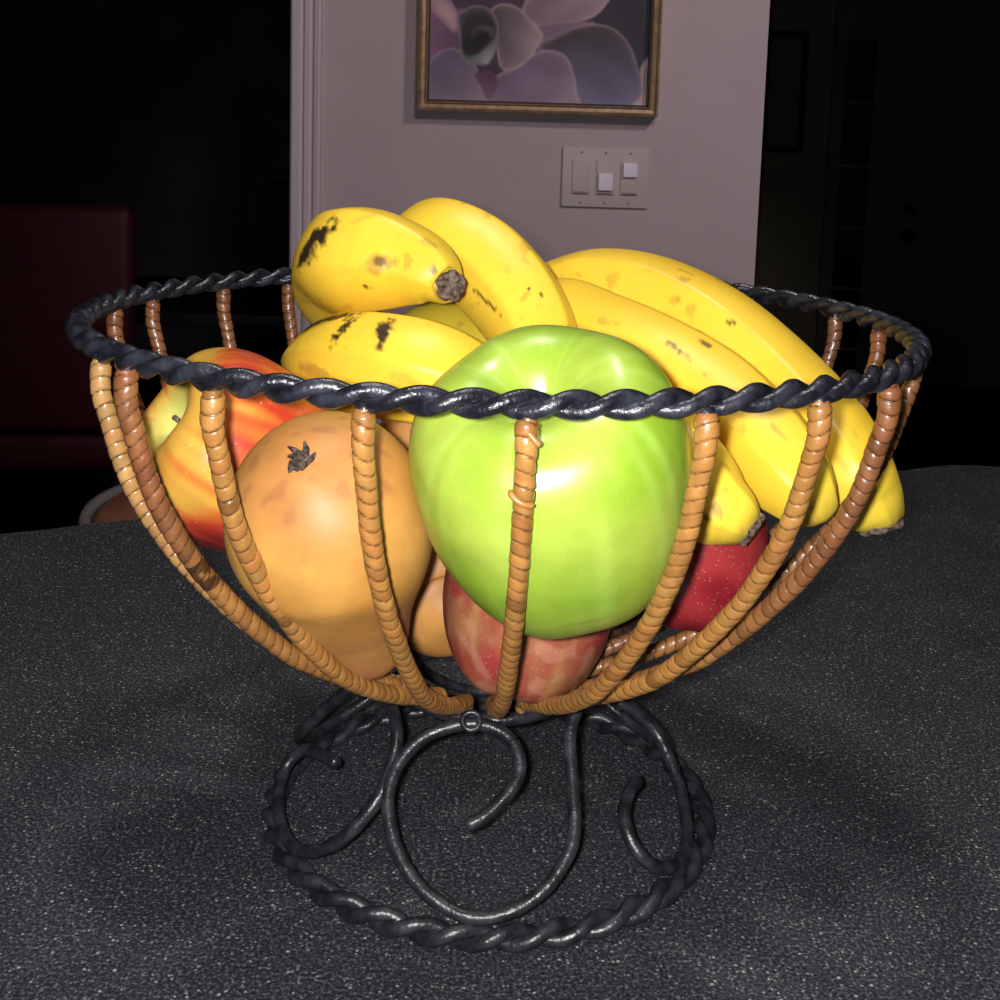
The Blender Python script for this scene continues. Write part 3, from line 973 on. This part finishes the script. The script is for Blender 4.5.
PINK = {'c': (0.0135, -0.03, 0.0979), 'axis': (0.1264, 0.2336, 0.9641)}
apple('apple', 'pinkish red apple streaked with tan, at the bottom beneath the green apple', PINK['c'], PINK['axis'], 0.0318, M['apple_red'], col_pink, APPLE, 0.3, 0.02)


def col_red(p, t, ph):
    c = mixc((0.21, 0.010, 0.016), (0.30, 0.026, 0.028), 0.5 + 1.2 * nz(p, 2.0, 1))
    return c


RED = {'c': (0.0741, -0.02, 0.1151), 'axis': (0.0752, 0.0286, 0.9968)}
apple('apple', 'small plain dark red apple at the right under the blackened banana tip', RED['c'], RED['axis'], 0.0260, M['apple_red'], col_red, APPLE, 2.1, 0.02)

# --- pears
PR = [(0.0, 0.0004), (0.004, 0.0035), (0.018, 0.0085), (0.05, 0.0150), (0.11, 0.0225), (0.19, 0.0282), (0.28, 0.0312), (0.36, 0.0320), (0.45, 0.0308), (0.55, 0.0275), (0.65, 0.0232),
      (0.75, 0.0192), (0.85, 0.0160), (0.92, 0.0135), (0.97, 0.0095), (0.995, 0.0035), (1.0, 0.0004)]


def pear(name, label, spine, k, colf, ext0=0.0):
    n = 150
    C, Ln = spline(spine, n)
    # finer sampling near both ends
    u = 0.5 - 0.5 * np.cos(np.linspace(0, PI, n))
    C = np.stack([np.interp(u, np.linspace(0, 1, n), C[:, a]) for a in range(3)], -1)
    pr_, _ = spline([(a * 0.09, b, 0) for a, b in PR], 600)
    r = np.interp(u, pr_[:, 0] / 0.09, pr_[:, 1]) * k
    w_ = np.hanning(15); w_ /= w_.sum()
    r[14:-14] = np.convolve(r, w_, 'same')[14:-14]
    c0 = Vector(C[n // 3])
    mb = MB()
    tube(mb, C, r, 120, up=(0.2, 1, 0.1), rfun=lambda i, ph: 1 + 0.02 * math.cos(2 * ph + 0.6) + 0.012 * math.cos(3 * ph) + 0.02 * nz((math.cos(ph), math.sin(ph), u[i] * 3), 1.3),
         cfun=lambda i, ph, p: (*colf(Vector(p), u[i], ph), 1))
    root = tag(empty(name, c0), label, 'fruit')
    mb.build('flesh', M['pear'], root, colors=True).location = -c0
    return root, C, r, c0


PEAR = [(-0.0568, -0.109, 0.1709), (-0.0508, -0.083, 0.143), (-0.0459, -0.068, 0.1132), (-0.0395, -0.056, 0.0858)]
pc = Vector(PEAR[1])


def col_pear(p, u, ph):
    c = mixc((0.43, 0.20, 0.040), (0.50, 0.26, 0.060), 0.5 + 1.2 * nz(p, 45, 2))
    c = mixc(c, (0.36, 0.15, 0.052), sstep(0.42, 0.95, u + 0.25 * nz(p, 60, 5)) * 0.85)
    b = sstep(0.0, 0.5, nz(p, 48, 14) + 0.4 * nz(p, 150, 3)) * sstep(0.55, 0.75, u)
    c = mixc(c, (0.33, 0.14, 0.075), 0.5 * b)
    c = mixc(c, (0.42, 0.17, 0.06), 0.5 * (1 - sstep(0.02, 0.16, u)))
    b2 = sstep(0.22, 0.45, nz(p, 170, 12)) * (1 - sstep(0.10, 0.22, u))
    c = mixc(c, (0.26, 0.09, 0.045), 0.4 * b2)
    return c


pr, C_, r_, c0 = pear('pear', 'large ripe orange pear, dry calyx uppermost, left of the green apple', PEAR, 1.04, col_pear)
mb = MB()
ax_ = (Vector(C_[0]) - Vector(C_[12])).normalized()
q = ax_.to_track_quat('Z', 'Y').to_matrix()
rnd = random.Random(5)
for k in range(7):
    a = TAU * k / 7 + rnd.uniform(-.3, .3)
    l = rnd.uniform(0.35, 1.0)
    pts = [Vector((0.0006 * math.cos(a), 0.0006 * math.sin(a), -0.0002)), Vector((0.0022 * math.cos(a), 0.0022 * math.sin(a), 0.0012)), Vector((0.0046 * l * math.cos(a + .3), 0.0046 * l * math.sin(a + .3), 0.0010)),
           Vector((0.0062 * l * math.cos(a + .5), 0.0062 * l * math.sin(a + .5), 0.0022 * l))]
    tube(mb, np.array([(Vector(C_[0]) - ax_ * 0.0004 + q @ p)[:] for p in pts]), np.array([0.0014, 0.0015, 0.0009, 0.0003]), 6)
mb.build('calyx', M['calyx'], pr).location = -c0

PEAR_BACK = [(-0.0118, 0.006, 0.073), (-0.02, 0.024, 0.0798), (-0.0315, 0.038, 0.1156), (-0.0411, 0.046, 0.1509)]
pb = pear('pear', 'brownish orange pear low in the basket, between the large pear and the pinkish apple', PEAR_BACK, 0.86, lambda p, u, ph: mixc((0.40, 0.17, 0.04), (0.50, 0.24, 0.06), 0.5 + nz(p, 50, 6)))

# --- bananas
BANANAS = {'A': [(-0.0184, 0.001, 0.2102, 0.0056), (-0.02, 0.0035, 0.2103, 0.0076), (-0.0252, 0.007, 0.2135, 0.0118), (-0.0346, 0.014, 0.2163, 0.0162),
       (-0.0489, 0.022, 0.2174, 0.0203), (-0.0603, 0.032, 0.2157, 0.021), (-0.0665, 0.052, 0.2097, 0.0203), (-0.0693, 0.075, 0.1944, 0.018),
       (-0.0682, 0.088, 0.1805, 0.011), (-0.0661, 0.09, 0.1756, 0.004)],
 'B': [(-0.0426, 0.09, 0.1991, 0.006), (-0.0416, 0.086, 0.2072, 0.013), (-0.0352, 0.074, 0.2157, 0.018), (-0.0247, 0.062, 0.2197, 0.0197),
       (-0.0087, 0.053, 0.2147, 0.0195), (0.0033, 0.043, 0.2045, 0.0193), (0.0117, 0.034, 0.194, 0.0183), (0.0166, 0.026, 0.1845, 0.0165),
       (0.0184, 0.021, 0.1746, 0.011), (0.0193, 0.019, 0.1697, 0.005)],
 'C': [(-0.0707, 0.08, 0.1441, 0.006), (-0.0734, 0.07, 0.1525, 0.012), (-0.072, 0.05, 0.1637, 0.017), (-0.0666, 0.026, 0.1731, 0.019),
       (-0.0569, 0.008, 0.178, 0.0194), (-0.0441, -0.004, 0.1795, 0.0197), (-0.0287, -0.01, 0.1788, 0.0193), (-0.0156, -0.011, 0.1752, 0.0178),
       (-0.0025, -0.009, 0.1692, 0.014), (0.0059, -0.006, 0.1638, 0.008), (0.009, -0.004, 0.1611, 0.0055)],
 'D': [(-0.0434, 0.088, 0.1753, 0.006), (-0.0386, 0.084, 0.1756, 0.013), (-0.0301, 0.076, 0.1759, 0.0175), (-0.0186, 0.066, 0.1744, 0.0185),
       (-0.0032, 0.056, 0.1688, 0.0165), (0.0076, 0.05, 0.1609, 0.009), (0.0106, 0.05, 0.1584, 0.005)],
 'E': [(0.003, 0.128, 0.1739, 0.006), (0.0167, 0.118, 0.1893, 0.014), (0.037, 0.106, 0.1962, 0.0192), (0.0545, 0.096, 0.198, 0.0202),
       (0.0734, 0.083, 0.1944, 0.0204), (0.0932, 0.066, 0.1851, 0.0206), (0.1129, 0.047, 0.1698, 0.0204), (0.1272, 0.022, 0.1553, 0.0194),
       (0.1344, 0.0005, 0.1438, 0.0172), (0.1419, -0.005, 0.1327, 0.0138), (0.1453, -0.0065, 0.1274, 0.0108), (0.1464, -0.007, 0.1248, 0.0085)],
 'F': [(0.0103, 0.078, 0.1799, 0.006), (0.0179, 0.073, 0.1853, 0.013), (0.0271, 0.066, 0.1884, 0.018), (0.0432, 0.049, 0.1839, 0.0193),
       (0.0635, 0.028, 0.1766, 0.0205), (0.0833, 0.009, 0.167, 0.0208), (0.0966, -0.012, 0.1569, 0.0196), (0.1056, -0.027, 0.1491, 0.0163),
       (0.112, -0.035, 0.1421, 0.0118), (0.1153, -0.038, 0.1387, 0.008), (0.1167, -0.0385, 0.1371, 0.005)],
 'G': [(0.0871, -0.056, 0.1376, 0.0058), (0.0858, -0.0555, 0.1384, 0.0076), (0.0816, -0.054, 0.141, 0.011), (0.0758, -0.051, 0.1441, 0.0142),
       (0.0686, -0.045, 0.1495, 0.0172), (0.06, -0.034, 0.1566, 0.0185), (0.0524, -0.02, 0.1635, 0.0185), (0.0463, -0.005, 0.1697, 0.016),
       (0.0419, 0.004, 0.1762, 0.01), (0.04, 0.006, 0.1789, 0.005)]}


def banana(key, label, colf, roll=0.0, tip0='cut', tip1='tip', sq=0.045, up=(0, 0, 1)):
    pts = BANANAS[key]
    n, k = 170, 96
    D, Ln = spline(pts, n)
    C, r = D[:, :3], np.maximum(D[:, 3], 0.002)
    c0 = Vector(C[n // 2])

    def rf(i, ph):
        # five soft faces, flatter sides and blunt ridges
        a = (ph + roll) % (TAU / 5) - TAU / 10
        f = math.cos(TAU / 10 * 0.96) / math.cos(a * 0.96)
        f = f / ((1 + math.cos(TAU / 10)) / 2)
        return 1 + (f - 1) * (sq / 0.10)

    mb = MB()
    tube(mb, C, r, k, up=up, rfun=rf, cap=0.12, cfun=lambda i, ph, p: (*colf(i / (n - 1), (ph + roll) % TAU, Vector(p)), 1))
    root = tag(empty('banana', c0), label, 'fruit', 'bananas in the fruit basket')
    mb.build('peel', M['banana'], root, colors=True).location = -c0
    T, N_, B_ = frames(C, up)
    for end, sty in ((0, tip0), (n - 1, tip1)):
        if not sty: continue
        s = -1 if end == 0 else 1
        rr = r[end]
        P0 = C[end]; t = T[end] * s
        mb = MB()
        rnd = random.Random(hash(key) % 7 + end) if False else random.Random(ord(key) + end)
        kk = 40
        prof = [(-0.003, 1.0), (-0.0012, 1.06), (0.0004, 1.07), (0.0014, 0.97), (0.0020, 0.75), (0.0016, 0.4), (0.0022, 0.08)]
        vs = []
        for dz, f in prof:
            for j in range(kk):
                a = TAU * j / kk
                w_ = 1 + 0.05 * math.sin(5 * a + 1) + 0.03 * math.sin(9 * a + rnd.random()) if f > 0.5 else 1
                vs.append(P0 + t * (dz + 0.0006 * math.sin(7 * a) * (1 if f > .9 else 0)) + rr * f * w_ * (math.cos(a) * N_[end] + math.sin(a) * B_[end]))
        fs = [(i * kk + j, i * kk + (j + 1) % kk, (i + 1) * kk + (j + 1) % kk, (i + 1) * kk + j) for i in range(len(prof) - 1) for j in range(kk)]
        fs.append(tuple((len(prof) - 1) * kk + j for j in range(kk)))
        mb.add(vs, fs)
        o = mb.build('stem_end' if sty == 'cut' else 'blossom_end', M['husk'], root)
        o.location = -c0
    return root


YEL, YEL2, YGR, BLK, BRO = (0.88, 0.60, 0.050), (0.84, 0.535, 0.036), (0.50, 0.52, 0.05), (0.035, 0.02, 0.012), (0.30, 0.15, 0.03)


def ban_col(marks=(), green=0.0, ridge=0.5, seed=0, tip0=0.05, tip1=0.04, spk=0.4):
    """marks: (world point, length axis vector, half length, half width, strength, kind)"""
    mk = [(Vector(a), Vector(b).normalized(), l, w, s, kd) for a, b, l, w, s, kd in marks]

    def f(t, ph, p):
        c = mixc(YEL2, YEL, 0.5 + 1.0 * nz(p, 26, seed))
        a = (ph % (TAU / 5)) / (TAU / 5)
        rd = math.exp(-((min(a, 1 - a)) / 0.035) ** 2)
        c = mixc(c, (0.55, 0.33, 0.02), ridge * rd * (0.35 + 0.9 * max(0, nz(p, 70, seed + 3))))
        c = mixc(c, (0.34, 0.36, 0.035), green)
        ge = max(1 - sstep(0.02, 0.14, t), sstep(0.86, 0.99, t))
        c = mixc(c, YGR, 0.38 * ge)
        ed = max(1 - sstep(0, tip0, t), sstep(1 - tip1, 1, t))
        c = mixc(c, BRO, ed * (0.5 + 1.2 * max(0, nz(p, 200, 5))))
        sp = sstep(0.42, 0.5, nz(p, 160, seed * 3 + 1)) * sstep(-0.1, 0.3, nz(p, 30, seed + 9)) * spk
        c = mixc(c, BRO, sp)
        for P, ax, l, w, s, kd in mk:
            d = p - P
            u = d.dot(ax) / l
            v = (d - ax * d.dot(ax)).length / w
            if abs(u) < 1.6 and v < 1.6:
                q = math.hypot(u, v) + 0.55 * nz(p, 420 if kd == 'f' else 240, seed + 2) + 0.3 * nz(p, 900, 4)
                c = mixc(c, BLK if kd != 'b' else BRO, s * (1 - sstep(0.55, 1.0, q)))
        return c
    return f


MARKS = {'A': [((-0.0712, 0.0183, 0.2229), (0.665, -0.323, 0.673), 0.0152, 0.0069, 1.0, 'k'),
       ((-0.0748, 0.0193, 0.2212), (0.609, -0.429, 0.667), 0.0086, 0.0057, 0.9, 'k'),
       ((-0.0456, 0.0004, 0.2182), (0.9, -0.197, 0.389), 0.0074, 0.0049, 0.55, 'b'),
       ((-0.0452, 0.0002, 0.2186), (0.723, -0.251, -0.644), 0.0029, 0.0024, 0.7, 'k'),
       ((-0.0499, 0.0038, 0.2078), (0.97, -0.147, -0.193), 0.0043, 0.0012, 1.0, 'f'),
       ((-0.0246, -0.0043, 0.2163), (0.817, -0.1, -0.568), 0.0025, 0.0024, 0.7, 'k'),
       ((-0.0709, 0.0343, 0.1977), (0.567, -0.82, 0.074), 0.0303, 0.002, 0.35, 'b'),
       ((-0.0523, 0.012, 0.2337), (0.975, 0.026, 0.223), 0.0079, 0.0016, 0.3, 'b')],
 'B': [((-0.0075, 0.0266, 0.2029), (0.66, -0.563, -0.497), 0.016, 0.0012, 0.9, 'f'),
       ((0.0165, 0.0209, 0.2057), (0.42, -0.511, -0.75), 0.0026, 0.001, 1.0, 'f'),
       ((0.0112, 0.0215, 0.2078), (0.86, -0.271, -0.431), 0.0022, 0.0008, 1.0, 'f'),
       ((-0.0166, 0.0546, 0.2368), (0.964, 0.241, -0.115), 0.0043, 0.0012, 0.5, 'b')],
 'C': [((-0.068, 0.0132, 0.1922), (0.652, -0.701, 0.289), 0.0246, 0.0045, 1.0, 'k'),
       ((-0.0563, -0.0065, 0.1936), (0.511, 0.647, 0.566), 0.0109, 0.0033, 1.0, 'f'),
       ((-0.0417, -0.0161, 0.1941), (0.16, 0.802, 0.576), 0.0099, 0.0037, 1.0, 'f'),
       ((-0.0681, -0.0069, 0.1776), (0.664, -0.743, -0.079), 0.0137, 0.0033, 0.5, 'b'),
       ((-0.0555, -0.0173, 0.1885), (0.588, -0.727, -0.353), 0.0008, 0.0008, 1.0, 'f'),
       ((-0.0481, -0.0211, 0.1886), (0.684, -0.516, -0.516), 0.0008, 0.0008, 1.0, 'f'),
       ((-0.0319, -0.0284, 0.1798), (0.955, -0.174, -0.242), 0.0064, 0.0033, 0.3, 'b')],
 'E': [((0.0797, 0.0712, 0.211), (0.807, -0.512, -0.294), 0.0047, 0.0012, 0.6, 'b'),
       ((0.0965, 0.0441, 0.1929), (0.93, -0.346, -0.119), 0.0028, 0.0008, 0.9, 'f'),
       ((0.0763, 0.0582, 0.2), (0.546, -0.66, -0.516), 0.0037, 0.0012, 0.5, 'b'),
       ((0.0833, 0.0478, 0.1874), (0.742, -0.622, -0.249), 0.0061, 0.0016, 0.9, 'k'),
       ((0.1279, -0.0132, 0.1509), (0.45, -0.564, -0.692), 0.0054, 0.0012, 0.3, 'b')],
 'F': [((0.0691, 0.0059, 0.1876), (0.613, -0.698, -0.371), 0.0082, 0.0014, 0.8, 'f'),
       ((0.0798, 0.009, 0.1897), (0.598, -0.73, -0.331), 0.0045, 0.0016, 0.8, 'k'),
       ((0.0996, -0.0311, 0.1666), (0.559, -0.652, -0.513), 0.0121, 0.0012, 0.5, 'b'),
       ((0.1159, -0.0366, 0.1572), (0.528, -0.265, -0.807), 0.0044, 0.001, 0.5, 'b'),
       ((0.0778, -0.0059, 0.1808), (0.621, -0.711, -0.33), 0.0042, 0.001, 0.5, 'f')],
 'G': [((0.074, -0.0645, 0.1465), (0.533, -0.191, -0.824), 0.0051, 0.002, 0.6, 'b'),
       ((0.0703, -0.064, 0.1437), (0.904, -0.329, -0.274), 0.0028, 0.0012, 0.6, 'f'),
       ((0.0744, -0.0628, 0.1523), (0.646, -0.338, -0.684), 0.002, 0.001, 0.7, 'f')]}
banana('A', 'curved banana at the top left whose grey cut stem points right', ban_col(MARKS['A'], 0.03, 0.5, 1, 0.03, 0.06), 0.35, 'cut', 'tip')
banana('B', 'plump banana leaning down to the right, just behind the top left one', ban_col(MARKS['B'], 0.06, 0.4, 2), 0.85, 'cut', 'tip')
banana('C', 'banana with dark scratch lines lying beneath the top left banana', ban_col(MARKS['C'], 0.02, 0.4, 3), 0.9, 'tip', 'cut')
banana('D', 'greenish banana glimpsed in the gap between the two left bananas', ban_col((), 0.55, 0.6, 4), 0.1, 'cut', 'tip')
banana('E', 'long outermost banana whose blunt tip pokes out through the ribs on the right', ban_col(MARKS['E'], 0.0, 0.5, 5, 0.05, 0.02), 0.5, 'cut', 'tip')
banana('F', 'broad banana in front of the outermost one, right of the green apple', ban_col(MARKS['F'], 0.0, 0.6, 6, 0.05, 0.03), 0.15, 'cut', None)
banana('G', 'short showing banana with a ragged blackened end, resting on the dark red apple', ban_col(MARKS['G'], 0.0, 0.4, 7, 0.06, 0.04), 0.4, 'cut', 'tip')
